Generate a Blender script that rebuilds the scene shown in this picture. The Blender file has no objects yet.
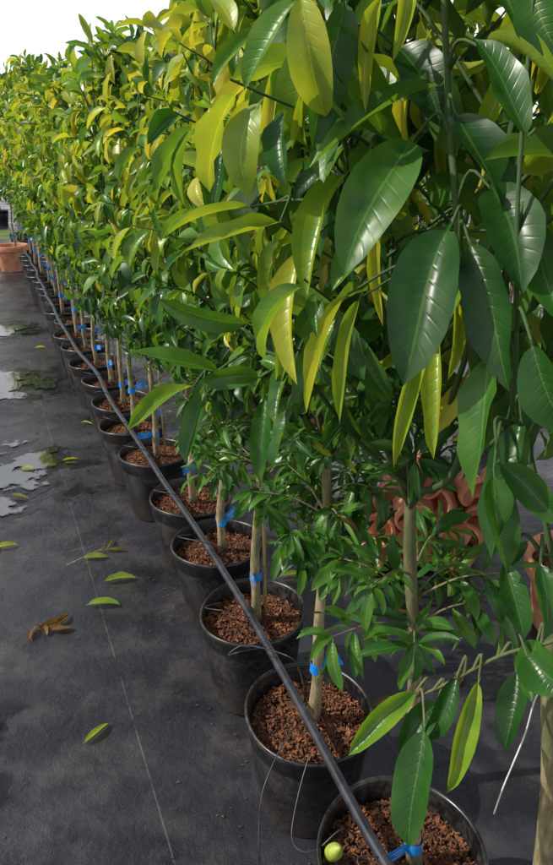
import bpy, math, random
import numpy as np
from mathutils import Vector
random.seed(7); rng=np.random.default_rng(11)
scene=bpy.context.scene
COL=scene.collection
def V(*a): return np.array(a,dtype=float)
def nrm(a):
    a=np.asarray(a,float); return a/np.maximum(np.linalg.norm(a,axis=-1,keepdims=True),1e-9)

# ------------------------------------------------------------------ materials
def newmat(name):
    m=bpy.data.materials.new(name); m.use_nodes=True
    nt=m.node_tree; nt.nodes.clear()
    out=nt.nodes.new('ShaderNodeOutputMaterial'); b=nt.nodes.new('ShaderNodeBsdfPrincipled')
    nt.links.new(b.outputs[0],out.inputs[0]); return m,nt,b,out
def N(nt,t,**k):
    n=nt.nodes.new(t)
    for a,v in k.items(): setattr(n,a,v)
    return n
def L(nt,a,b): nt.links.new(a,b)
def math_(nt,op,a,b=None,clamp=False):
    n=N(nt,'ShaderNodeMath',operation=op,use_clamp=clamp)
    for i,x in enumerate((a,b)):
        if x is None: continue
        if isinstance(x,(int,float)): n.inputs[i].default_value=x
        else: L(nt,x,n.inputs[i])
    return n.outputs[0]
def mix(nt,f,a,b,mode='MIX'):
    n=N(nt,'ShaderNodeMix',data_type='RGBA',blend_type=mode)
    for s,x in ((0,f),(6,a),(7,b)):
        if isinstance(x,(int,float)): n.inputs[s].default_value=x
        elif isinstance(x,tuple): n.inputs[s].default_value=(*x,1)
        else: L(nt,x,n.inputs[s])
    return n.outputs[2]
def ramp(nt,fac,stops):
    n=N(nt,'ShaderNodeValToRGB'); r=n.color_ramp
    while len(r.elements)<len(stops): r.elements.new(.5)
    for e,(p,c) in zip(r.elements,stops): e.position=p; e.color=(*c,1)
    L(nt,fac,n.inputs[0]); return n.outputs[0]
def noise(nt,vec,scale,detail=4,rough=.55):
    n=N(nt,'ShaderNodeTexNoise'); n.inputs['Scale'].default_value=scale
    n.inputs['Detail'].default_value=detail; n.inputs['Roughness'].default_value=rough
    if vec is not None: L(nt,vec,n.inputs['Vector'])
    return n.outputs['Fac']
def bump(nt,h,st,dist=.01,normal=None):
    n=N(nt,'ShaderNodeBump'); n.inputs['Strength'].default_value=st; n.inputs['Distance'].default_value=dist
    L(nt,h,n.inputs['Height'])
    if normal is not None: L(nt,normal,n.inputs['Normal'])
    return n.outputs[0]

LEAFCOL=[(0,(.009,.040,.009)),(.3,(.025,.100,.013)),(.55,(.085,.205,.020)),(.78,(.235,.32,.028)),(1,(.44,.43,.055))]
def leaf_material():
    m,nt,b,out=newmat('citrus_leaf')
    at=N(nt,'ShaderNodeAttribute',attribute_name='leafdata')
    sp=N(nt,'ShaderNodeSeparateColor'); L(nt,at.outputs['Color'],sp.inputs[0])
    uv=N(nt,'ShaderNodeUVMap',uv_map='UVMap'); su=N(nt,'ShaderNodeSeparateXYZ'); L(nt,uv.outputs[0],su.inputs[0])
    tc=N(nt,'ShaderNodeTexCoord')
    n1=noise(nt,tc.outputs['Object'],38,1)
    at_=math_(nt,'ABSOLUTE',math_(nt,'SUBTRACT',math_(nt,'MULTIPLY',su.outputs[1],2),1))
    t=math_(nt,'ADD',sp.outputs[0],math_(nt,'MULTIPLY',math_(nt,'SUBTRACT',n1,.5),.36))
    t=math_(nt,'ADD',t,math_(nt,'MULTIPLY',math_(nt,'SUBTRACT',at_,.5),math_(nt,'MULTIPLY',math_(nt,'SUBTRACT',sp.outputs[1],.4),.22)))
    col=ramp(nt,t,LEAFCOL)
    mid=math_(nt,'LESS_THAN',at_,.045)
    ph=math_(nt,'MULTIPLY',math_(nt,'SUBTRACT',su.outputs[0],math_(nt,'MULTIPLY',at_,.13)),36)
    wv=math_(nt,'POWER',math_(nt,'ABSOLUTE',math_(nt,'SINE',ph)),24)
    wv=math_(nt,'MULTIPLY',wv,math_(nt,'SUBTRACT',1.0,at_))
    vein=math_(nt,'MAXIMUM',math_(nt,'MULTIPLY',mid,.6),math_(nt,'MULTIPLY',wv,.12))
    lighter=mix(nt,1.0,col,(2.2,1.9,1.9),'MULTIPLY')
    lighter=mix(nt,.3,lighter,(.20,.26,.05))
    col=mix(nt,vein,col,lighter)
    col=mix(nt,sp.outputs[2],col,(.17,.085,.03))
    geo=N(nt,'ShaderNodeNewGeometry')
    under=mix(nt,1.0,col,(1.5,1.35,1.4),'MULTIPLY'); under=mix(nt,.32,under,(.13,.20,.05))
    c2=mix(nt,geo.outputs['Backfacing'],col,under)
    L(nt,c2,b.inputs['Base Color'])
    rg=math_(nt,'ADD',math_(nt,'MULTIPLY',geo.outputs['Backfacing'],.25),math_(nt,'ADD',.21,math_(nt,'MULTIPLY',n1,.26)))
    L(nt,rg,b.inputs['Roughness'])
    b.inputs['IOR'].default_value=1.45
    hgt=math_(nt,'ADD',math_(nt,'MULTIPLY',wv,-.16),math_(nt,'MULTIPLY',n1,1.1))
    bp=bump(nt,hgt,.34,.004); L(nt,bp,b.inputs['Normal'])
    tr=N(nt,'ShaderNodeBsdfTranslucent')
    tcn=mix(nt,1.0,c2,(2.0,1.8,.6),'MULTIPLY'); L(nt,tcn,tr.inputs[0])
    ms=N(nt,'ShaderNodeMixShader'); ms.inputs[0].default_value=.34
    L(nt,b.outputs[0],ms.inputs[1]); L(nt,tr.outputs[0],ms.inputs[2]); L(nt,ms.outputs[0],out.inputs[0])
    return m
def leaf_material_simple():
    m,nt,b,out=newmat('citrus_leaf_small')
    at=N(nt,'ShaderNodeAttribute',attribute_name='leafdata')
    sp=N(nt,'ShaderNodeSeparateColor'); L(nt,at.outputs['Color'],sp.inputs[0])
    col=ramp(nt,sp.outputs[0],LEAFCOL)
    geo=N(nt,'ShaderNodeNewGeometry')
    under=mix(nt,.32,mix(nt,1.0,col,(1.5,1.35,1.4),'MULTIPLY'),(.13,.20,.05))
    c2=mix(nt,geo.outputs['Backfacing'],col,under)
    L(nt,c2,b.inputs['Base Color']); L(nt,math_(nt,'ADD',.26,math_(nt,'MULTIPLY',sp.outputs[1],.2)),b.inputs['Roughness']); b.inputs['IOR'].default_value=1.46
    tr=N(nt,'ShaderNodeBsdfTranslucent'); L(nt,mix(nt,1.0,c2,(2.0,1.8,.6),'MULTIPLY'),tr.inputs[0])
    ms=N(nt,'ShaderNodeMixShader'); ms.inputs[0].default_value=.34
    L(nt,b.outputs[0],ms.inputs[1]); L(nt,tr.outputs[0],ms.inputs[2]); L(nt,ms.outputs[0],out.inputs[0])
    return m
M_LEAF=leaf_material(); M_LEAFS=leaf_material_simple()

def simple(name,c1,c2,scale,rough=(.5,.7),bst=.3,bd=.01,detail=5,spec=.5,lo=.35,hi=.65):
    m,nt,b,out=newmat(name); tc=N(nt,'ShaderNodeTexCoord')
    n=noise(nt,tc.outputs['Object'],scale,detail)
    L(nt,ramp(nt,n,[(lo,c1),(hi,c2)]),b.inputs['Base Color'])
    L(nt,math_(nt,'ADD',rough[0],math_(nt,'MULTIPLY',n,rough[1]-rough[0])),b.inputs['Roughness'])
    L(nt,bump(nt,n,bst,bd),b.inputs['Normal']); b.inputs['Specular IOR Level'].default_value=spec
    return m
def bark_material():
    m,nt,b,out=newmat('citrus_bark'); tc=N(nt,'ShaderNodeTexCoord')
    mp=N(nt,'ShaderNodeMapping'); mp.inputs['Scale'].default_value=(1,1,.22); L(nt,tc.outputs['Object'],mp.inputs[0])
    n=noise(nt,mp.outputs[0],110,5,.65); n2=noise(nt,tc.outputs['Object'],14,3)
    c=ramp(nt,n,[(.3,(.09,.06,.032)),(.5,(.26,.185,.10)),(.7,(.46,.37,.24))])
    sx=N(nt,'ShaderNodeSeparateXYZ'); L(nt,tc.outputs['Object'],sx.inputs[0])
    up=N(nt,'ShaderNodeMapRange'); up.inputs[1].default_value=.70; up.inputs[2].default_value=1.10; L(nt,sx.outputs[2],up.inputs[0])
    c=mix(nt,ramp(nt,n2,[(.42,(0,0,0)),(.62,(.75,.75,.75))]),c,(.10,.115,.05))
    c=mix(nt,up.outputs[0],c,(.035,.075,.015))
    L(nt,c,b.inputs['Base Color']); b.inputs['Roughness'].default_value=.78
    L(nt,bump(nt,n,.7,.003),b.inputs['Normal']); return m
M_BARK=bark_material()
def plastic(name):
    m,nt,b,out=newmat(name); tc=N(nt,'ShaderNodeTexCoord')
    n=noise(nt,tc.outputs['Object'],9,6,.65); n2=noise(nt,tc.outputs['Object'],70,3)
    f=math_(nt,'MULTIPLY',n,n2)
    sx=N(nt,'ShaderNodeSeparateXYZ'); L(nt,tc.outputs['Object'],sx.inputs[0])
    low=N(nt,'ShaderNodeMapRange'); low.inputs[1].default_value=.12; low.inputs[2].default_value=.0; L(nt,sx.outputs[2],low.inputs[0])
    c=ramp(nt,f,[(.20,(.006,.006,.007)),(.42,(.042,.038,.034))])
    c=mix(nt,math_(nt,'MULTIPLY',low.outputs[0],n),c,(.10,.083,.065))
    L(nt,c,b.inputs['Base Color'])
    L(nt,math_(nt,'ADD',.18,math_(nt,'MULTIPLY',f,.75)),b.inputs['Roughness'])
    L(nt,bump(nt,n2,.08,.003),b.inputs['Normal']); return m
M_POT=plastic('black_pot_plastic')
M_PIPE=simple('black_pipe_plastic',(.010,.011,.016),(.035,.037,.047),22,(.3,.5),.1,.002)
M_SOIL=simple('coir_soil',(.030,.011,.006),(.15,.055,.022),150,(.8,.95),.9,.008,6)
M_CHIP=simple('bark_chip',(.06,.020,.009),(.27,.105,.040),45,(.75,.95),.6,.003,4)
M_CRUMB=simple('mulch_crumb',(.03,.018,.010),(.13,.07,.04),30,(.75,.95),.6,.003,4)
M_TERRA=simple('terracotta',(.42,.15,.07),(.62,.29,.16),14,(.7,.9),.3,.004,6)
M_TAG=simple('blue_tag',(.0,.15,.52),(.01,.26,.72),30,(.35,.5),.05,.001)
M_TAGT=simple('tag_print',(.45,.58,.72),(.65,.74,.8),30,(.4,.5),.02,.001)
M_CRATE=simple('grey_crate_plastic',(.55,.56,.57),(.72,.72,.70),8,(.4,.6),.1,.002)
M_STRING=simple('tag_string',(.6,.6,.58),(.75,.75,.7),30,(.6,.7),.1,.001)
M_STAKE=simple('bamboo',(.32,.22,.09),(.50,.38,.18),40,(.5,.7),.2,.002)
M_FRUIT=simple('citrus_peel',(.22,.30,.04),(.40,.42,.07),60,(.4,.55),.3,.001)
M_GRASS=simple('grass_ground',(.04,.08,.014),(.11,.17,.03),3,(.8,.95),.8,.03,8)

def mat_weed():
    m,nt,b,out=newmat('weed_mat'); tc=N(nt,'ShaderNodeTexCoord'); P=tc.outputs['Object']
    mp=N(nt,'ShaderNodeMapping'); mp.inputs['Rotation'].default_value=(0,0,math.radians(-22.8)); L(nt,P,mp.inputs[0])
    R=mp.outputs[0]
    big=noise(nt,P,1.1,6,.62); med=noise(nt,P,5,7,.68); fine=noise(nt,P,60,4,.7); grit=noise(nt,P,240,2,.5)
    base=ramp(nt,big,[(.34,(.008,.009,.012)),(.50,(.020,.020,.026)),(.68,(.046,.043,.049))])
    dust=ramp(nt,med,[(.47,(0,0,0)),(.68,(1,1,1))])
    base=mix(nt,math_(nt,'MULTIPLY',dust,.42),base,(.080,.073,.071))
    drk=ramp(nt,noise(nt,P,2.6,5,.6),[(.53,(0,0,0)),(.61,(1,1,1))])
    base=mix(nt,math_(nt,'MULTIPLY',drk,.6),base,(.006,.006,.008))
    sp=math_(nt,'MULTIPLY',math_(nt,'GREATER_THAN',math_(nt,'MULTIPLY',grit,math_(nt,'ADD',med,.5)),.72),.5)
    base=mix(nt,sp,base,(.13,.11,.09))
    sx=N(nt,'ShaderNodeSeparateXYZ'); L(nt,R,sx.inputs[0])
    def line(o,per,w,off=0.):
        f=math_(nt,'FRACT',math_(nt,'DIVIDE',math_(nt,'ADD',o,off+100*per),per))
        return math_(nt,'LESS_THAN',math_(nt,'ABSOLUTE',math_(nt,'SUBTRACT',f,.5)),w/per)
    ln=math_(nt,'MAXIMUM',line(sx.outputs[0],.62,.0016,.12),line(sx.outputs[1],1.9,.0014,.4))
    ln=math_(nt,'MULTIPLY',ln,math_(nt,'MULTIPLY',ramp(nt,med,[(.4,(0,0,0)),(.55,(1,1,1))]),.55))
    base=mix(nt,ln,base,(.13,.14,.14))
    L(nt,base,b.inputs['Base Color'])
    wet=ramp(nt,noise(nt,P,1.9,6,.65),[(.42,(.0,.0,.0)),(.58,(1,1,1))])
    r=math_(nt,'ADD',.16,math_(nt,'MULTIPLY',wet,.27)); r=math_(nt,'ADD',r,math_(nt,'MULTIPLY',med,.15))
    r=math_(nt,'SUBTRACT',r,math_(nt,'MULTIPLY',drk,.13))
    L(nt,r,b.inputs['Roughness']); b.inputs['IOR'].default_value=1.48
    h=math_(nt,'ADD',math_(nt,'MULTIPLY',grit,.10),math_(nt,'ADD',math_(nt,'MULTIPLY',med,2.0),math_(nt,'MULTIPLY',fine,.28)))
    L(nt,bump(nt,h,.42,.012),b.inputs['Normal']); return m
M_MAT=mat_weed()
def mat_puddle(name,thr,ior,rough,c1,amax):
    m,nt,b,out=newmat(name); tc=N(nt,'ShaderNodeTexCoord'); geo=N(nt,'ShaderNodeNewGeometry')
    ln=N(nt,'ShaderNodeVectorMath',operation='LENGTH'); L(nt,tc.outputs['Object'],ln.inputs[0])
    n=noise(nt,geo.outputs['Position'],5.5,6,.62); n2=noise(nt,geo.outputs['Position'],16,3)
    f=math_(nt,'SUBTRACT',math_(nt,'ADD',math_(nt,'MULTIPLY',n,2.4),-.55),ln.outputs['Value'])
    a=ramp(nt,f,[(thr,(0,0,0)),(thr+.10,(1,1,1))])
    edge=N(nt,'ShaderNodeMapRange'); edge.inputs[1].default_value=.98; edge.inputs[2].default_value=.85; L(nt,ln.outputs['Value'],edge.inputs[0])
    L(nt,math_(nt,'MULTIPLY',math_(nt,'MULTIPLY',a,edge.outputs[0]),amax),b.inputs['Alpha'])
    L(nt,ramp(nt,n2,[(.4,c1),(.65,tuple(x*2.6 for x in c1))]),b.inputs['Base Color'])
    b.inputs['Roughness'].default_value=rough; b.inputs['IOR'].default_value=ior
    L(nt,bump(nt,n2,.04,.01),b.inputs['Normal']); return m
M_PUD=mat_puddle('puddle_water',.06,2.7,.03,(.014,.014,.014),1.)
M_DAMP=mat_puddle('damp_patch',-.02,1.45,.14,(.009,.009,.011),.6)

# ------------------------------------------------------------------ helpers
def mesh_obj(name,verts,faces,mat,parent=None,smooth=True):
    me=bpy.data.meshes.new(name); me.from_pydata([tuple(v) for v in verts],[],[tuple(f) for f in faces])
    if smooth: me.polygons.foreach_set('use_smooth',[True]*len(me.polygons))
    for mm in (mat if isinstance(mat,list) else [mat]): me.materials.append(mm)
    o=bpy.data.objects.new(name,me); COL.objects.link(o)
    if parent: o.parent=parent
    return o
def empty(name,loc=(0,0,0)):
    e=bpy.data.objects.new(name,None); e.location=loc; e.empty_display_size=.1; COL.objects.link(e); return e
class Tubes:
    def __init__(s): s.v=[]; s.f=[]
    def add(s,pts,rad,n=6,cap=True):
        pts=np.asarray(pts,float); k=len(pts); b=len(s.v)
        t=nrm(np.gradient(pts,axis=0)); ref=V(0,0,1) if abs(t[0][2])<.8 else V(1,0,0)
        u=nrm(np.cross(t[0],ref))
        for i in range(k):
            u=nrm(u-t[i]*np.dot(u,t[i])); w=np.cross(t[i],u)
            for j in range(n):
                a=2*math.pi*j/n; s.v.append(pts[i]+rad[i]*(math.cos(a)*u+math.sin(a)*w))
        for i in range(k-1):
            for j in range(n):
                j2=(j+1)%n; s.f.append((b+i*n+j,b+i*n+j2,b+(i+1)*n+j2,b+(i+1)*n+j))
        if cap:
            s.f.append(tuple(b+j for j in range(n))[::-1]); s.f.append(tuple(b+(k-1)*n+j for j in range(n)))
def catmull(P,m=6):
    P=[np.asarray(p,float) for p in P]; P=[2*P[0]-P[1]]+P+[2*P[-1]-P[-2]]; out=[]
    for i in range(1,len(P)-2):
        for j in range(m):
            t=j/m; a,b_,c,d=P[i-1],P[i],P[i+1],P[i+2]
            out.append(.5*((2*b_)+(-a+c)*t+(2*a-5*b_+4*c-d)*t*t+(-a+3*b_-3*c+d)*t**3))
    out.append(P[-2]); return np.array(out)

# ------------------------------------------------------------------ leaf blades
def leaves_mesh(name,P,D,Nn,Ln,Wd,bend,fold,curl,tint,brown=None,hi=True,parent=None):
    n=len(P); P=np.asarray(P,float); D=nrm(D); Nn=np.asarray(Nn,float)
    Nn=nrm(Nn-D*np.sum(Nn*D,axis=1,keepdims=True)); S=np.cross(D,Nn)
    if hi: s=np.array([0,.07,.10,.15,.22,.32,.44,.56,.68,.78,.87,.93,.97,1.0]); t=np.array([-1,-.66,-.33,0,.33,.66,1])
    else: s=np.array([0,.09,.22,.42,.66,.88,1.0]); t=np.array([-1,0,1.])
    w=np.where(s<.09,.07,0)+np.where(s>=.09,np.sin(np.pi*np.clip((s-.06)/.94,0,1)**.86)**.70,0); w=np.clip(w,.02,None); w[-1]=.0
    if hi: w[-2]*=.55; w[-3]*=.78
    ns,ntt=len(s),len(t)
    B=np.where(np.abs(bend)<.05,.05,bend)[:,None]
    cx=np.sin(B*s)/B; cz=-(1-np.cos(B*s))/B
    tx=np.cos(B*s); tz=-np.sin(B*s)
    nx=-tz; nz=tx
    ph=rng.uniform(0,6.28,(n,1)); side=np.sin(s*3.2+ph)*.06*Ln[:,None]
    C=P[:,None,:]+Ln[:,None,None]*(cx[...,None]*D[:,None,:]+cz[...,None]*Nn[:,None,:])+side[...,None]*s[None,:,None]*S[:,None,:]
    NL=nx[...,None]*D[:,None,:]+nz[...,None]*Nn[:,None,:]
    V_=np.zeros((n,ns,ntt,3))
    tw=rng.normal(0,.6,(n,1))*s[None,:]
    rip=rng.uniform(.03,.20,(n,1)); rf=rng.uniform(9,17,(n,1))
    for k,tt in enumerate(t):
        a=abs(tt); sg=np.sign(tt)
        ang=fold[:,None]+curl[:,None]*a*.5
        y=a*np.cos(ang); z=a*np.sin(ang)
        y=y*np.ones_like(tw); z=z*np.ones_like(tw)
        z=z+rip*a*a*np.sin(s*rf+ph*2+sg*1.3); yy=sg*y
        y2=yy*np.cos(tw)-z*np.sin(tw); z2=yy*np.sin(tw)+z*np.cos(tw)
        hw=(Wd[:,None]*.5*w[None,:])
        V_[:,:,k,:]=C+(hw*y2)[...,None]*S[:,None,:]+(hw*z2)[...,None]*NL
    nv=n*ns*ntt
    base=(np.arange(n)*ns*ntt)[:,None,None]; i=np.arange(ns-1)[None,:,None]; k=np.arange(ntt-1)[None,None,:]
    a0=base+i*ntt+k; q=np.stack([a0,a0+ntt,a0+ntt+1,a0+1],-1).reshape(-1,4)[:,::-1]
    me=bpy.data.meshes.new(name); me.vertices.add(nv); me.vertices.foreach_set('co',V_.reshape(-1))
    nf=len(q); me.loops.add(nf*4); me.polygons.add(nf)
    me.loops.foreach_set('vertex_index',q.reshape(-1).astype(np.int32))
    me.polygons.foreach_set('loop_start',np.arange(0,nf*4,4,dtype=np.int32))
    me.polygons.foreach_set('loop_total',np.full(nf,4,dtype=np.int32))
    me.polygons.foreach_set('use_smooth',np.ones(nf,dtype=bool))
    uvv=np.stack(np.broadcast_arrays(s[None,:,None]+np.zeros((n,1,1)),(t[None,None,:]+1)/2),-1).reshape(-1,2)
    uvl=me.uv_layers.new(name='UVMap'); uvl.data.foreach_set('uv',uvv[q.reshape(-1)].reshape(-1))
    at=me.color_attributes.new('leafdata','FLOAT_COLOR','POINT')
    br=np.zeros(n) if brown is None else brown
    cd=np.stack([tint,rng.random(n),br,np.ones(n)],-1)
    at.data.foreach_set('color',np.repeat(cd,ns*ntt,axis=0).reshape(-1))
    me.update(); me.materials.append(M_LEAF if hi else M_LEAFS)
    o=bpy.data.objects.new(name,me); COL.objects.link(o)
    if parent: o.parent=parent
    return o

def grow(seed,top,z0,R,ntw,nlf,trunk,leafL=.10,hi=True,yell=.5,keep=None,extra=None,extra_stems=(),name='citrus_tree',loc=(0,0,0),tag=None,stake=False,rscale=1.,shoots=0,sz=(.72,.9),lscale=1.,y0=.12,brn=.005):
    r=np.random.default_rng(seed)
    root=empty(name,loc)
    T=Tubes()
    trunk=[V(*p) for p in trunk]
    tp=catmull(trunk,5); hh=(tp[:,2]-tp[0,2])/max(tp[-1,2]-tp[0,2],.01)
    wob=1+.06*np.sin(hh*23+seed)+.12*np.exp(-((hh-.22)/.05)**2)
    T.add(tp+np.stack([.003*np.sin(hh*11+seed),.003*np.cos(hh*13),0*hh],-1),(.0130-.0035*hh+.004*np.exp(-hh*14))*rscale*wob,10)
    c0=tp[-1]
    leads=[]
    for i in range(5):
        a=i*2*math.pi/5+r.uniform(-.4,.4); rr=R*r.uniform(.2,.5) if i else 0
        end=c0+V(math.cos(a)*rr,math.sin(a)*rr,(top-c0[2])*r.uniform(.75,.97)); 
        m1=c0+(end-c0)*.33+V(math.cos(a),math.sin(a),0)*R*.22+r.normal(0,.018,3)
        m2=c0+(end-c0)*.66+V(math.cos(a),math.sin(a),0)*R*.15+r.normal(0,.022,3)
        pts=catmull([c0-V(0,0,.04),m1,m2,end],5); leads.append(pts)
        T.add(pts,np.linspace(.0060,.0018,len(pts))*rscale*lscale,6)
    P=[];D=[];NN=[];LL=[];W=[];TI=[];BE=[];FO=[];CU=[]
    def put(p,d,nn,l,w_,ti,be,fo,cu):
        if keep is not None and not keep(p+V(*loc),l): return
        P.append(p+d*.004);D.append(d);NN.append(nn);LL.append(l);W.append(w_);TI.append(ti);BE.append(be);FO.append(fo);CU.append(cu)
    for i in range(shoots):
        z=r.uniform(*sz); j=int(np.argmin(np.abs(tp[:,2]-z+.06))); a=i*2.4+r.uniform(-.5,.5); rad=r.uniform(.05,.16)
        st=tp[j]; end=V(st[0]+math.cos(a)*rad,st[1]+math.sin(a)*rad,z)
        pts=catmull([st,(st+end)/2+V(0,0,.015),end],4); T.add(pts,np.linspace(.0024,.0012,len(pts)),4,False)
        for w_ in range(3):
            f=(.6,.8,1.)[w_]; p0=pts[int(f*(len(pts)-1))]; td=nrm(pts[-1]-pts[-3])
            for k in range(6):
                b=k*1.05+w_*.5+r.uniform(-.3,.3); u=nrm(np.cross(td,V(0,0,1))+1e-4); v=np.cross(td,u)
                d=nrm(.5*td*(1 if w_<2 else 1.3)+math.cos(b)*u+math.sin(b)*v+V(0,0,r.uniform(-.6,.2)))
                l=r.uniform(.040,.082)
                put(p0,d,V(0,0,1)+r.normal(0,.3,3),l,l*r.uniform(.23,.32),r.uniform(.2,.48),r.uniform(.3,1.2),r.uniform(.1,.4),r.uniform(0,.4))
    for i in range(ntw):
        q=((i+r.random())/ntw)**.9
        topr=top+r.normal(0,.035)
        z=z0+(topr-z0)*q
        prof=R*math.sin(math.pi*(q*.86+.10))**.65
        a=i*2.39996+r.uniform(-.5,.5); rad=prof*math.sqrt(r.uniform(.2,1.15))
        cen=c0*V(1,1,0); 
        end=cen+V(math.cos(a)*rad,math.sin(a)*rad,z)
        ld=leads[r.integers(5)]; zs=z-r.uniform(.10,.28); j=int(np.argmin(np.abs(ld[:,2]-zs))); st=ld[j]
        if keep is not None and not keep(end+V(*loc),.05): continue
        dv=end-st; ln=np.linalg.norm(dv)
        if ln<.08: end=st+nrm(dv)*.1; dv=end-st; ln=.1
        mid=st+dv*.5+V(0,0,.04)
        pts=catmull([st,mid,end],5)
        T.add(pts,np.linspace(.0028,.0012,len(pts)),4,False)
        low=q<.13
        m=nlf+ (5 if low else 0)
        twt=r.normal(0,.10)
        lsz=leafL*(.78+.32*min(1,q/.5))
        for k in range(m):
            f=.25+.75*(k+.5)/m
            if low: f=.55+.45*(k+.5)/m
            x=f*(len(pts)-1); ii=min(int(x),len(pts)-2); p0=pts[ii]+(pts[ii+1]-pts[ii])*(x-ii)
            td=nrm(pts[ii+1]-pts[ii]); b=k*2.4+r.uniform(-.4,.4)+i
            u=nrm(np.cross(td,V(0,0,1))+1e-4); v=np.cross(td,u)
            rad_d=math.cos(b)*u+math.sin(b)*v
            out=nrm((p0-c0)*V(1,1,0)+1e-4)
            d=.45*td+.85*rad_d+.35*out+V(0,0,-r.uniform(.3,1.5))
            if q>.8: d=.8*td+.8*rad_d+.2*out+V(0,0,r.uniform(-.6,.4))
            if low: d=.4*td+1.0*rad_d+V(0,0,r.uniform(-.6,.2))
            d=nrm(d+r.normal(0,.18,3))
            nn=V(0,0,1)*.8+out*.7+r.normal(0,.38,3)
            s_=r.uniform(.55,1.20)*lsz*(.75 if low else 1)
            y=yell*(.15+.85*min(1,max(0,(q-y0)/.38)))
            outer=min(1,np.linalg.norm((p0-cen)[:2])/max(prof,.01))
            ti=.12+.14*r.random()+y*(.28+.58*outer)*r.random()**.65+twt  # new-growth yellow, with sunlight on crown top and outside painted into the tint
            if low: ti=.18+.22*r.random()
            yl=r.random()<.17*y
            if yl: ti=r.uniform(.75,1.0); d=nrm(d+V(0,0,-.6))
            put(p0,d,nn,s_*(1.1 if yl else 1),s_*(r.uniform(.26,.34) if low else r.uniform(.34,.52)),ti,r.uniform(.3,1.6)+(.5 if yl else 0),r.uniform(.15,.75)+(.2 if yl else 0),r.uniform(-.2,.7)+(.5 if yl else 0))
    A=np.array
    br=np.where(r.random(len(P))<brn,.7,0.)
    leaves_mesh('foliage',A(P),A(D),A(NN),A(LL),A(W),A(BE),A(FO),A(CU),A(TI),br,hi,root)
    for st,r0,r1 in extra_stems:
        pp=catmull(st,7); T.add(pp,np.linspace(r0,r1,len(pp)),8)
    if extra:
        E=np.array([e[:7] for e in extra]); P=E[:,:3]; D=E[:,3:6]-E[:,:3]
        ln=np.linalg.norm(D,axis=1); bd=np.array([e[9] for e in extra])*1.3
        NNe=np.tile(V(-.30,-.62,.72),(len(P),1))+rng.normal(0,.32,(len(P),3))
        n0=nrm(NNe-nrm(D)*np.sum(NNe*nrm(D),1,keepdims=True))
        D2=nrm(nrm(D)+n0*np.tan(bd/2)[:,None]); Lc=ln*(bd/2)/np.sin(bd/2)
        leaves_mesh('large_leaves',P,D2,NNe,Lc,E[:,6]*1.10,bd,np.array([.28+.35*e[8] for e in extra]),np.array([.2+1.1*e[8] for e in extra]),np.array([e[7] for e in extra],float),None,True,root)
        allp=np.concatenate([catmull(st,7) for st,_,_ in extra_stems]+leads)
        for p,d in zip(P,nrm(D)):
            j=int(np.argmin(np.linalg.norm(allp-p,axis=1)+ (allp[:,2]>p[2]+.02)*.2)); q0=allp[j]
            if np.linalg.norm(q0-p)<.3:
                T.add(catmull([q0,(q0+p)/2+V(0,0,.012)-d*.01,p+d*.004],4),np.linspace(.0022,.0012,9),5,False)
    mesh_obj('trunk',T.v,T.f,M_BARK,root)
    if tag is not None: add_tag(root,tp,tag,r)
    if stake:
        S=Tubes(); S.add([V(tp[0][0]+.03,tp[0][1]+.02,tp[0][2]),V(tp[0][0]+.022,tp[0][1]+.02,1.2)],[.0045,.004],6); mesh_obj('stake',S.v,S.f,M_STAKE,root)
    return root
def flag(root,c,a,r,ln=.07,hw=.016,tilt=0.2):
    d=nrm(V(math.cos(a),math.sin(a),tilt)); up=nrm(V(0,0,1)-d*d[2]); nn=np.cross(d,up)
    bendy=r.uniform(-.012,.016); kink=r.uniform(-.010,.010)
    off=lambda f: bendy*math.sin(f*2.5)+kink*f*f
    vs=[];fs=[]
    for i in range(7):
        f=i/6; p=c+d*(.012+ln*f)+nn*off(f); h=hw*(.45+.55*min(1,f*4)); vs+= [p-up*h,p+up*h]
    for i in range(6): fs.append((2*i,2*i+2,2*i+3,2*i+1))
    mesh_obj('label_flag',vs,fs,M_TAG,root)
    vs2=[];f2=[]
    for q,e in ((.006,.8),(-.001,.6),(-.008,.72)):
        for sg in (1,-1):
            b=len(vs2)
            for f in (.3,.42,.55,e):
                p=c+d*(.012+ln*f)+nn*(off(f)+.0012*sg); vs2+=[p+up*(q-.0007),p+up*(q+.0007)]
            for i in range(3): f2.append((b+2*i,b+2*i+2,b+2*i+3,b+2*i+1))
    mesh_obj('label_print',vs2,f2,M_TAGT,root,False)
def add_tag(root,tp,h,r):
    j=int(np.argmin(np.abs(tp[:,2]-h))); c=tp[j]
    Tb=Tubes(); Tb.add([c+V(0,0,-.013),c+V(.001,0,.013)],[.0162,.0158],12,False)
    mesh_obj('label_band',Tb.v,Tb.f,M_TAG,root)
    if r.random()<.85: flag(root,c,r.choice([-2.9,-1.9,-1.0,-.2])+r.uniform(-.4,.4),r,r.uniform(.045,.065),.015,r.uniform(-.4,.8))

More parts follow.
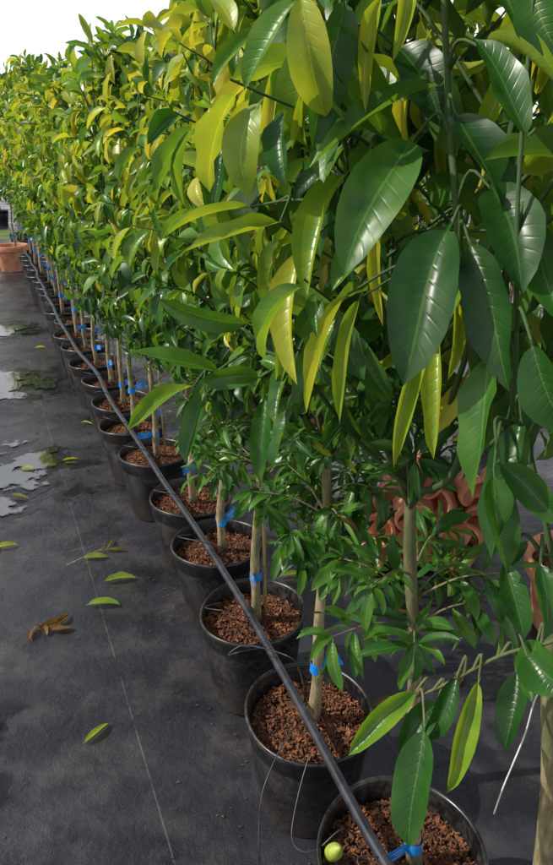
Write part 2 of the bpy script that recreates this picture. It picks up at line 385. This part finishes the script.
# ------------------------------------------------------------------ pots
def revolve(prof,n=48,off=0):
    vs=[];fs=[]
    for r_,z in prof:
        for j in range(n): a=2*math.pi*j/n; vs.append((r_*math.cos(a),r_*math.sin(a),z))
    for i in range(len(prof)-1):
        for j in range(n): j2=(j+1)%n; fs.append((i*n+j,i*n+j2,(i+1)*n+j2,(i+1)*n+j))
    return vs,fs
pv,pf=revolve([(0,.004),(.104,.004),(.110,.0),(.114,.004),(.117,.03),(.1195,.032),(.128,.12),(.1300,.123),(.139,.215),(.139,.225),(.1445,.228),(.1455,.262),(.150,.266),(.152,.274),(.1505,.281),(.146,.282),(.143,.276),(.1395,.24),(.133,.16)],56)
def bent(vs,k,ph):
    o=[]
    for x,y,z in vs:
        a=math.atan2(y,x); f=1+k*(z/.28)**2*math.cos(2*a+ph); o.append((x*f,y*f,z+.002*math.sin(3*a+ph)*(z/.28)))
    return o
POTMS=[]
for i in range(4):
    tmp=mesh_obj('t',bent(pv,.012+.012*i,i*1.3),pf,M_POT); POTMS.append(tmp.data); bpy.data.objects.remove(tmp)
tv,tf=revolve([(0,.004),(.115,.004),(.12,0),(.125,.006),(.155,.20),(.157,.205),(.172,.207),(.175,.213),(.178,.258),(.174,.266),(.162,.266),(.158,.258),(.150,.2)],48)
tmp=mesh_obj('t',tv,tf,M_TERRA); TERM=tmp.data; bpy.data.objects.remove(tmp)
def soil_mesh(seed,R=.143,z=.243,chips=170):
    r=np.random.default_rng(seed); vs=[];fs=[]
    rings=26; seg=80
    ph=r.uniform(0,6.28,8)
    vs.append((0,0,z+.01))
    for i in range(1,rings+1):
        rr=R*i/rings
        for j in range(seg):
            a=2*math.pi*j/seg
            h=.006*math.sin(3*a+ph[0]+rr*30)+.005*math.sin(rr*90+ph[1]+2*a)+r.normal(0,.0024)
            h+=.016*math.exp(-(rr/.04)**2)
            vs.append((rr*math.cos(a),rr*math.sin(a),z+h*(1 if i<rings else .3)))
    for j in range(seg): fs.append((0,1+j,1+(j+1)%seg))
    for i in range(rings-1):
        for j in range(seg):
            j2=(j+1)%seg; b=1+i*seg; fs.append((b+j,b+seg+j,b+seg+j2,b+j2))
    me=bpy.data.meshes.new('soil'); 
    nf=len(fs)
    for _ in range(chips):
        rr=R*.97*math.sqrt(r.random()); a=r.uniform(0,6.28); c=V(rr*math.cos(a),rr*math.sin(a),z+.007+r.uniform(-.004,.005)+.012*math.exp(-(rr/.04)**2))
        k=r.random()**2.6
        l,w,h=.0020+.0085*k,.0012+.0032*k*r.uniform(.5,1),r.uniform(.0008,.0022)
        d=nrm(r.normal(0,1,3)*V(1,1,.45)); u=nrm(np.cross(d,r.normal(0,1,3)*V(.3,.3,1)+V(0,0,.8))); n=np.cross(d,u); b=len(vs)
        for sx in(-1,1):
            for sy in(-1,1):
                for sz in(-1,1): vs.append(tuple(c+d*sx*l*r.uniform(.7,1)+u*sy*w*r.uniform(.6,1)+n*sz*h))
        for f in((0,1,3,2),(4,6,7,5),(0,4,5,1),(2,3,7,6),(0,2,6,4),(1,5,7,3)): fs.append(tuple(b+x for x in f))
    me.from_pydata(vs,[],fs); me.materials.append(M_SOIL); me.materials.append(M_CHIP)
    mi=np.zeros(len(fs),dtype=np.int32); 
    idx=np.arange(nf,len(fs)); mi[idx]=np.where((idx//6)%3==0,0,1); me.polygons.foreach_set('material_index',mi)
    me.update(); return me
SOILS=[soil_mesh(i,chips=2000 if i<3 else 500) for i in range(6)]
rt=np.random.default_rng(77)
def pot(x,y,i,name='black_plant_pot',mesh=None,sc=1.,rimtag=None):
    e=empty(name,(x,y,.006)); e.rotation_euler=(random.uniform(-.025,.025),random.uniform(-.025,.025),random.uniform(0,6.28)); e.scale=(sc,)*3
    o=bpy.data.objects.new('shell',mesh or POTMS[i%4]); COL.objects.link(o); o.parent=e
    s=bpy.data.objects.new('soil',SOILS[i%6 if i>5 else i%3]); COL.objects.link(s); s.parent=e; s.rotation_euler=(0,0,random.uniform(0,6.28)); s.location=(0,0,-random.uniform(0,.02)); s.scale=(.975,.975,1)
    if mesh is TERM: s.scale=(1.08,1.08,.93)
    if rimtag is not None:
        a=rimtag-e.rotation_euler[2]; flag(e,V(math.cos(a)*.10,math.sin(a)*.10,.275),a+rt.uniform(-.9,.9),rt,.05,.014,.5)
    return e

# ------------------------------------------------------------------ ground
def sheet(name,x0,x1,y0,y1,z,mat):
    return mesh_obj(name,[(x0,y0,z),(x1,y0,z),(x1,y1,z),(x0,y1,z)],[(0,1,2,3)],mat)
sheet('ground',-300,300,-300,300,0,M_GRASS)
sheet('weed_mat_paving',-12,12,-6,12.6,.004,M_MAT)
sheet('weed_mat_paving',-12,12,14.2,40,.004,M_MAT)
def disc(name,cx,cy,rx,ry,rot,mat,z):
    n=48; o=mesh_obj(name,[(math.cos(2*math.pi*i/n),math.sin(2*math.pi*i/n),0) for i in range(n)],[tuple(range(n))],mat,None,False)
    o.location=(cx,cy,z); o.rotation_euler=(0,0,rot); o.scale=(rx,ry,1); return o
for k,(a,b_,c,d,e) in enumerate([(-1.95,4.35,.62,.48,.2),(-1.42,2.95,.55,.50,.9),(-2.5,5.9,.6,.35,0),(-.86,1.36,.18,.12,.3)]):
    disc('puddle',a,b_,c,d,e,M_PUD,.0105+.0008*k); disc('damp_patch',a,b_,c*1.35,d*1.35,e,M_DAMP,.0060+.0006*k)
disc('damp_patch',-.78,1.18,.20,.10,.4,M_DAMP,.0085)

# ------------------------------------------------------------------ big near leaves: (base xyz, tip xyz, width, tint, curl, bend)
HA=[(.061,.702,1.598,.032,.672,1.471,.040,.26,.2,.5),(.169,.627,1.546,.21,.56,1.515,.032,.72,.9,.9),(.154,.694,1.526,.028,.644,1.456,.040,.36,.2,.6),
(.122,.655,1.483,.057,.586,1.37,.054,.38,.1,.5),(.145,.584,1.416,.098,.523,1.295,.057,.14,.15,.5),(.152,.641,1.501,.175,.564,1.421,.046,.12,.15,.5),
(.176,.595,1.444,.194,.522,1.37,.048,.16,.2,.6),(.158,.579,1.404,.19,.503,1.299,.040,.12,.1,.4),(.176,.543,1.319,.163,.487,1.209,.040,.38,.2,.5),
(.138,.613,1.329,.105,.56,1.203,.031,.74,.8,.4),(.028,.741,1.378,.014,.665,1.247,.042,.92,.5,.5),(.071,.663,1.345,.026,.617,1.236,.028,.84,.8,.5),
(.083,.661,1.343,.055,.613,1.227,.027,.68,.8,.4),(.007,.782,1.398,-.094,.737,1.368,.030,.72,.5,.5),(-.025,.84,1.408,-.127,.807,1.380,.030,.68,.4,.5),
(-.033,.837,1.270,-.147,.818,1.302,.032,.42,.15,.4),(-.068,.814,1.215,-.173,.774,1.250,.031,.46,.15,.4),(-.101,.807,1.200,-.177,.740,1.167,.029,.62,.3,.4),
(-.018,.811,1.208,-.096,.802,1.211,.030,.40,.15,.5),(-.0895,.806,1.197,-.106,.752,1.116,.031,.35,.2,.4),(-.014,.803,1.189,-.014,.753,1.091,.030,.32,.3,.4),
(.19,.538,1.211,.1975,.505,1.128,.036,.36,.2,.5),(.224,.579,1.248,.1975,.511,1.136,.043,.22,.2,.4),(.187,.524,1.226,.238,.486,1.189,.028,.30,.2,.5),
(.187,.544,1.477,.148,.595,1.549,.030,.3,.2,.3),(.115,.754,1.566,.154,.701,1.490,.050,.10,.15,.5),(.173,.652,1.606,.1865,.589,1.533,.041,.3,.2,.5),
(.187,.590,1.587,.209,.567,1.532,.037,.3,.2,.4),(.0736,.729,1.452,.023,.659,1.336,.047,.66,.6,.6),(.122,.725,1.391,.055,.703,1.338,.045,.55,.4,.5),
(.164,.667,1.305,.155,.600,1.193,.034,.80,.7,.4),(.213,.576,1.422,.217,.510,1.342,.035,.3,.2,.4),
(-.015,1.035,1.619,-.08,.983,1.544,.034,.55,.4,.6),(.029,.940,1.518,-.051,.899,1.471,.034,.5,.3,.6),(-.058,1.034,1.484,-.084,.978,1.402,.036,.3,.2,.5),
(.063,.859,1.453,.079,.801,1.365,.045,.15,.2,.5),(.1376,.778,1.519,.081,.748,1.553,.034,.75,.5,.4),(.0277,.754,1.2,-.002,.722,1.122,.028,.3,.2,.5),
(.051,.785,1.276,.028,.745,1.178,.028,.45,.3,.5),(.187,.488,1.342,.22,.460,1.273,.036,.22,.2,.5),
(.095,.72,1.60,.075,.66,1.50,.030,.85,.8,.5),(.11,.70,1.42,.10,.66,1.31,.026,.9,.9,.5),(.0,.86,1.56,-.02,.82,1.45,.028,.88,.8,.6),
(.12,.70,1.62,.10,.66,1.54,.026,.82,.7,.5),(.05,.75,1.55,.02,.71,1.47,.026,.8,.7,.6),(.17,.66,1.36,.165,.61,1.27,.028,.78,.8,.5),(.02,.80,1.30,.0,.76,1.21,.024,.7,.6,.5)]
HZ=[(.173,.557,.932,.125,.521,.898,.031,.2,.2,.5),(.153,.532,.926,.139,.468,.823,.044,.24,.15,.4),(.150,.561,.942,.071,.521,.898,.033,.60,.5,.5),
(.21,.551,.970,.164,.491,.879,.033,.66,.6,.5),(.248,.554,.977,.234,.506,.914,.034,.10,.3,.5),(.2415,.527,1.018,.263,.481,1.009,.045,.30,.2,.5),(.233,.511,1.136,.2295,.468,1.084,.029,.28,.2,.5),
(.2086,.529,1.126,.215,.484,1.071,.027,.2,.3,.5),(.19,.56,.965,.16,.53,.90,.026,.15,.3,.6),(.262,.55,1.02,.24,.50,.985,.030,.35,.3,.5)]
stemsA=[([V(.194,.865,1.02),V(.20,.76,1.08),V(.197,.673,1.15),V(.190,.625,1.264),V(.164,.606,1.364),V(.158,.636,1.438),V(.1515,.670,1.520),V(.144,.708,1.66),V(.15,.74,1.85)],.0052,.0024),
 ([V(.194,.865,1.02),V(.10,.84,1.12),V(.03,.80,1.22),V(-.03,.82,1.24),V(-.09,.808,1.205)],.0036,.0014),
 ([V(.19,.86,1.06),V(.14,.80,1.25),V(.09,.76,1.40),V(.06,.72,1.52),V(.06,.72,1.66)],.0042,.0018),
 ([V(.09,.76,1.40),V(.03,.79,1.42),V(-.03,.84,1.41)],.0026,.0013),
 ([V(.197,.673,1.15),V(.215,.60,1.22),V(.20,.545,1.30),V(.185,.55,1.44),V(.19,.59,1.60)],.0028,.0016)]
stemsZ=[([V(.298,.575,1.02),V(.2755,.545,1.020),V(.2304,.556,.992),V(.173,.561,.946),V(.140,.560,.930)],.0026,.0014),
        ([V(.297,.575,1.08),V(.262,.54,1.12),V(.236,.515,1.14)],.003,.0015)]
CAMP=V(0,0,1.47)
def keepA(p,s): return np.linalg.norm(p-CAMP)>.62
def keepZ(p,s): return np.linalg.norm(p-CAMP)>.56 and p[0]>.19

row=[(.2255,.871),(.075,1.201),(-.071,1.562),(-.192,1.924),(-.322,2.244),(-.519,2.645)]
while row[-1][1]<8.5:
    x,y=row[-1]; y+=.36; row.append((.591-.42*y+random.uniform(-.025,.025),y+random.uniform(-.04,.04)))
pot(.37,.55,0); pot(.2255,.848,1,sc=1.04)
grow(101,2.0,1.20,.27,52,9,[(.345,.555,.25),(.325,.56,.66),(.300,.575,.90),(.295,.58,1.08)],.092,True,.5,keepZ,HZ,stemsZ,rscale=.95,lscale=.6,y0=.0,brn=0)
grow(102,2.05,1.08,.31,80,11,[(.252,.850,.25),(.232,.862,.55),(.2096,.871,.83),(.194,.87,1.03)],.094,True,.72,keepA,HA,stemsA,tag=.33,rscale=.95,shoots=9,sz=(.80,.96),lscale=.75,y0=.0,brn=0)
tops=[2.05,1.92,1.80,1.80,1.80,1.80,1.81,1.82]
for i,(x,y) in enumerate(row[1:],1):
    pot(x,y,i+1,rimtag=(rt.uniform(.2,2.0) if i in(3,6,8,11,13) else None))
    lean=random.uniform(-.02,.02)
    if i<12:
        z0=[0,.92,.82,.76,.72,.7,.7,.7,.7,.7,.7,.7][i]
        tr=[(x+.01,y,.25),(x+.012+lean*.3,y+random.uniform(-.01,.01),.45),(x+.02+lean,y,z0-.03),(x+.02+lean,y,z0+.1)]
        if i==1: tr=[(.085,1.2,.25),(.092,1.202,.45),(.10,1.2,.69),(.10,1.2,.95)]
        h=tops[i] if i<8 else 1.83+.02*(i-8)
        h+=random.uniform(-.06,.07)
        grow(200+i,h,z0+.02,.27 if i<4 else .28,100,11 if i<7 else 10,tr,.082,i<4,1.0 if i>1 else .85,None,tag=.40+random.uniform(-.03,.05),stake=(i%3==2),shoots=[0,20,12,8,4,4,2,2,2,2,2,2][i],sz=(.70,.90) if i==1 else (.66,.84),y0=.22 if i>1 else .1)
VAR=[]
for k in range(5):
    VAR.append(grow(400+k,1.86+.05*(k%3),.72,.30,84,10,[(.01,0,.25),(0,.01,.45),(.01,.0,.7),(.0,0,.85)],.090,False,1.05 if k<3 else .6,None,tag=.42,loc=(0,0,0),y0=.22))
def inst(src,x,y,rot,sc=1.,name='citrus_tree'):
    e=empty(name,(x,y,0)); e.rotation_euler=(0,0,rot); e.scale=(sc,sc,sc*random.uniform(.94,1.08))
    for ch in src.children:
        o=bpy.data.objects.new(ch.name.split('.')[0],ch.data); COL.objects.link(o); o.parent=e
    return e
n=0
for i,(x,y) in enumerate(row):
    if i>=12:
        inst(VAR[n%3],x,y,random.uniform(0,6.28),1.0+.014*(i-12)); n+=1
pot(-3.48,9.15,2,'terracotta_pot',TERM,1.25); inst(VAR[1],-3.44,9.2,1.,1.15)
for y in (9.95,10.5,11.0): 
    pot(.591-.42*y,y,int(y),'black_plant_pot'); inst(VAR[int(y*2)%3],.591-.42*y,y,y,1.18)
for j,yy in enumerate((15.0,16.6)):
    for k in range(11):
        x=-9.6+k*.62+random.uniform(-.1,.1); y=yy+random.uniform(-.15,.15)
        pot(x,y,k,'black_plant_pot',None,1.1); inst(VAR[(k+j)%5],x,y,random.uniform(0,6.28),1.2+.1*j)
y=1.25
k=0
while y<7.5:
    x=1.66-.42*y+(.10 if y<2.2 else 0)
    if not(2.1<y<3.3):
        pot(x,y,k,'terracotta_pot',TERM); inst(VAR[(k+3)%5],x,y,random.uniform(0,6.28),1.0)
    y+=.60; k+=1
for k,(x,y) in enumerate([(1.75,1.5),(1.72,2.15),(1.5,2.9),(1.25,3.6),(1.0,4.3),(.75,5.0)]):
    pot(x,y,k,'black_plant_pot'); inst(VAR[(k+1)%5],x,y,random.uniform(0,6.28),1.12)
for v_ in VAR:
    for ch in list(v_.children): bpy.data.objects.remove(ch)
    bpy.data.objects.remove(v_)

heap=empty('terracotta_pot_stack',(.62,2.34,0))
sv,sf=revolve([(0,.003),(.036,.003),(.039,0),(.052,.075),(.058,.077),(.060,.098),(.057,.102),(.052,.098),(.046,.03),(.0,.012)],28)
tmp=mesh_obj('small_pot',sv,sf,M_TERRA,heap); SM=tmp.data; bpy.data.objects.remove(tmp)
rr=np.random.default_rng(5)
for lvl,cnt in ((0,12),(1,12),(2,10),(3,6)):
    for k in range(cnt):
        o=bpy.data.objects.new('small_pot',SM); COL.objects.link(o); o.parent=heap
        o.location=(-.22+.105*(k%4)+rr.uniform(-.02,.02)+.03*lvl,-.12+.11*(k//4)+rr.uniform(-.02,.02)+.02*lvl,.065+lvl*.098)
        o.rotation_euler=(rr.uniform(1.2,2.0),rr.uniform(-.3,.3),rr.uniform(-.9,.9)); o.scale=(1.05,)*3
def crate(x,y,rot,sx,sy,h):
    e=empty('nursery_crate',(x,y,.006)); e.rotation_euler=(0,0,rot)
    vs=[];fs=[]
    def box(c,s):
        b=len(vs)
        for a in(-1,1):
            for q in(-1,1):
                for w in(-1,1): vs.append((c[0]+a*s[0]/2,c[1]+q*s[1]/2,c[2]+w*s[2]/2))
        for f in((0,1,3,2),(4,6,7,5),(0,4,5,1),(2,3,7,6),(0,2,6,4),(1,5,7,3)): fs.append(tuple(b+i for i in f))
    for k in range(4):
        z=.02+k*(h-.04)/3
        for sg in(-1,1):
            box((0,sg*sy/2,z),(sx,.012,.024)); box((sg*sx/2,0,z),(.012,sy-.03,.024))
    for sx_ in(-1,1):
        for sy_ in(-1,1): box((sx_*(sx/2-.004),sy_*(sy/2-.004),h/2),(.024,.024,h))
    for k in range(9): box((0,-sy/2+.03+k*(sy-.06)/8,.012),(sx-.02,.02,.01))
    for k in range(5):
        box((-sx/2+.05+k*(sx-.1)/4,-sy/2-.0005,h/2),(.012,.008,h-.02)); box((-sx/2+.05+k*(sx-.1)/4,sy/2+.0005,h/2),(.012,.008,h-.02))
    mesh_obj('slats',vs,fs,M_CRATE,e,False)
crate(.38,2.95,.25,.46,.34,.22); crate(.62,3.3,.35,.46,.34,.30)

pr=[(0,-.030),(.004,-.0285),(.009,-.023),(.0135,-.012),(.0150,0),(.0140,.012),(.010,.022),(.005,.028),(.003,.031),(0,.032)]
fv,ff=revolve([(a+1e-5,b) for a,b in pr],24)
fr=mesh_obj('citrus_fruit',[(x*(1+.08*math.sin(z*90)),y,z) for x,y,z in fv],ff,M_FRUIT); fr.location=(.103,.850,.290); fr.rotation_euler=(.45,.25,.3)

# ------------------------------------------------------------------ irrigation
T=Tubes()
pp=[(.40,.28,.30),(.29,.58,.335),(.187,.819,.318),(.105,1.04,.314),(.0204,1.276,.308),(-.103,1.59,.306),(-.275,1.99,.304),(-.42,2.30,.304),(-.52,2.53,.303),(-.64,2.80,.300),(-.85,3.26,.302)]
y=3.7
while y<11: pp.append((.50-.42*y+random.uniform(-.03,.03),y,.303+random.uniform(-.004,.006))); y+=.45
pts=catmull(pp,8); T.add(pts,[.0108]*len(pts),12)
pipe=mesh_obj('drip_irrigation_pipe',T.v,T.f,M_PIPE)
T=Tubes()
def tube(p,r=.0016): 
    q=catmull(p,8); T.add(q,[r]*len(q),6)
tube([(-.029,.90,.10),(-.035,.93,.19),(-.028,1.0,.262),(.018,1.085,.310),(.055,1.13,.318)])
tube([(.07,1.05,.315),(.045,.99,.27),(.03,.93,.23),(.045,.89,.24),(.075,.86,.285),(.12,.88,.31),(.15,.89,.28)])
tube([(-.02,1.38,.312),(-.09,1.345,.325),(-.1215,1.356,.305),(-.079,1.363,.330),(.02,1.277,.374),(.053,1.262,.345),(.07,1.23,.27)])
for i,(x,y) in enumerate(row[2:18]):
    a=random.uniform(-.4,.4)
    tube([(x-.085,y+.0,.312),(x-.12,y-.06,.34),(x-.05+a*.05,y-.10,.335+random.uniform(0,.03)),(x+.02,y-.05,.29),(x+.02,y-.03,.245)])
tube([(.187,.82,.32),(.14,.80,.345),(.16,.77,.33),(.22,.80,.28),(.24,.83,.25)])
mesh_obj('drip_tubes',T.v,T.f,M_PIPE,pipe)
T=Tubes(); q=catmull([(.30,.562,.93),(.272,.548,.95),(.262,.54,.90),(.245,.53,.84),(.238,.527,.80)],6); T.add(q,[.0009]*len(q),5)
mesh_obj('label_string',T.v,T.f,M_STRING)

# ------------------------------------------------------------------ fallen leaves
FL=[(-.487,1.387,.9,.78,0,.09),(-.577,2.10,.2,.72,0,.12),(-.602,1.95,.0,.66,0,.12),(-.749,1.845,.6,.3,.9,.10),(-.77,1.82,2.2,.3,1.,.08),(-1.057,3.155,.4,.85,0,.08),(-1.171,2.745,-.2,.6,.85,.10),(-1.083,2.324,.3,.9,0,.10),(-1.236,3.048,.1,.8,0,.08),(-1.101,3.66,-.3,.9,0,.08),
(-.706,2.252,.2,.7,.3,.10),(-.667,2.338,1.4,.5,.8,.09),(.05,2.13,.3,.75,.0,.1),(.16,2.16,.9,.7,.2,.1),(-.63,2.30,.0,.5,.7,.08),(-1.9,5.3,.4,.9,0,.09),(-1.5,5.0,1.,.9,.1,.09),(.42,1.9,.2,.4,.8,.09),(.55,1.6,1.2,.4,.9,.08),(-.9,4.3,.3,.8,.3,.09),(-1.12,2.30,1.4,.85,.1,.08),(-.72,1.87,1.3,.3,1.,.07),(.30,1.5,.7,.4,.9,.08),(-.05,2.35,.7,.8,.1,.1),
(-.80,1.80,1.6,.3,1.,.07),(-1.13,2.36,2.2,.5,.8,.07),(-.71,1.82,.1,.3,1.,.08)]
for _ in range(16): FL.append((random.uniform(-2.2,-.6),random.uniform(2.4,7),random.uniform(0,3),random.uniform(.5,1),random.choice([0,0,.7]),random.uniform(.03,.09)))
F=np.array(FL); nfl=len(F); D=np.stack([np.cos(F[:,2]),np.sin(F[:,2]),np.full(nfl,.14)],-1)
P=np.stack([F[:,0]-D[:,0]*F[:,5]/2,F[:,1]-D[:,1]*F[:,5]/2,np.full(nfl,.014)],-1)
NN=np.tile(V(0,0,1),(nfl,1))+rng.normal(0,.2,(nfl,3))
leaves_mesh('fallen_leaves',P,D,NN,F[:,5],F[:,5]*rng.uniform(.28,.42,nfl),np.full(nfl,.3),rng.uniform(.25,.7,nfl),rng.uniform(0,1.1,nfl),F[:,3],F[:,4]*.9,True)
T=Tubes(); T.add([V(-.80,2.20,.012),V(-.70,2.29,.02),V(-.60,2.31,.012)],[.002,.002,.001],5); T.add([V(-.70,2.29,.018),V(-.66,2.36,.014)],[.0015,.001],5)
mesh_obj('fallen_twig',T.v,T.f,M_BARK)
r=np.random.default_rng(3); vs=[];fs=[]
for _ in range(1800):
    i=r.integers(0,14); x,y=row[i]; a=r.uniform(0,6.28); d=.13+abs(r.normal(0,.12)); c=V(x+math.cos(a)*d,y+math.sin(a)*d,.007)
    if r.random()<.15: c=V(r.uniform(-2,1.2),r.uniform(.6,5),.007)
    s=.0008+.0034*r.random()**3; b=len(vs)
    for dx,dy,dz in((-1,-.7,0),(1,-.5,0),(.6,.8,0),(-.8,.6,0),(0,0,.8)): vs.append(tuple(c+s*V(dx*r.uniform(.6,2.),dy,dz)))
    for f in((0,1,4),(1,2,4),(2,3,4),(3,0,4)): fs.append(tuple(b+x_ for x_ in f))
mesh_obj('mulch_crumbs',vs,fs,M_CRUMB,None,False)

# ------------------------------------------------------------------ light, camera
SUN=nrm(V(-.80,-.10,.80))
w=bpy.data.worlds.new("World"); scene.world=w; w.use_nodes=True; nt=w.node_tree
bg=nt.nodes['Background']; sky=nt.nodes.new('ShaderNodeTexSky'); sky.sky_type='NISHITA'; sky.sun_disc=False
sky.sun_elevation=math.asin(SUN[2]); sky.sun_rotation=math.atan2(SUN[0],SUN[1]) % (2*math.pi)
sky.air_density=1.2; sky.dust_density=3; sky.ozone_density=1.0
tc=nt.nodes.new('ShaderNodeTexCoord'); sx=N(nt,'ShaderNodeSeparateXYZ'); L(nt,tc.outputs['Generated'],sx.inputs[0])
mr=N(nt,'ShaderNodeMapRange'); mr.inputs[1].default_value=.0; mr.inputs[2].default_value=.8; mr.inputs[3].default_value=1.1; mr.inputs[4].default_value=.1; L(nt,sx.outputs[2],mr.inputs[0])
cl=noise(nt,tc.outputs['Generated'],2.6,3,.6)
cf=math_(nt,'ADD',mr.outputs[0],math_(nt,'MULTIPLY',math_(nt,'SUBTRACT',cl,.46),2.0),True)
L(nt,mix(nt,cf,sky.outputs[0],(9.0,9.15,9.4)),bg.inputs[0]); bg.inputs[1].default_value=.125
sd=bpy.data.lights.new('sun','SUN'); sd.energy=4.6; sd.angle=math.radians(.6); sd.color=(1,.95,.85)
so=bpy.data.objects.new('sun',sd); COL.objects.link(so); so.rotation_euler=Vector(SUN).to_track_quat('Z','Y').to_euler()
cd=bpy.data.cameras.new('camera'); cam=bpy.data.objects.new('camera',cd); COL.objects.link(cam)
cam.location=(0,0,1.47); cam.rotation_euler=(math.radians(67.5),0,0)
cd.sensor_fit='VERTICAL'; cd.sensor_height=24; cd.lens=18.84; cd.clip_start=.02; cd.clip_end=1000
scene.camera=cam
scene.view_settings.view_transform='Standard'; scene.view_settings.look='None'; scene.view_settings.exposure=0
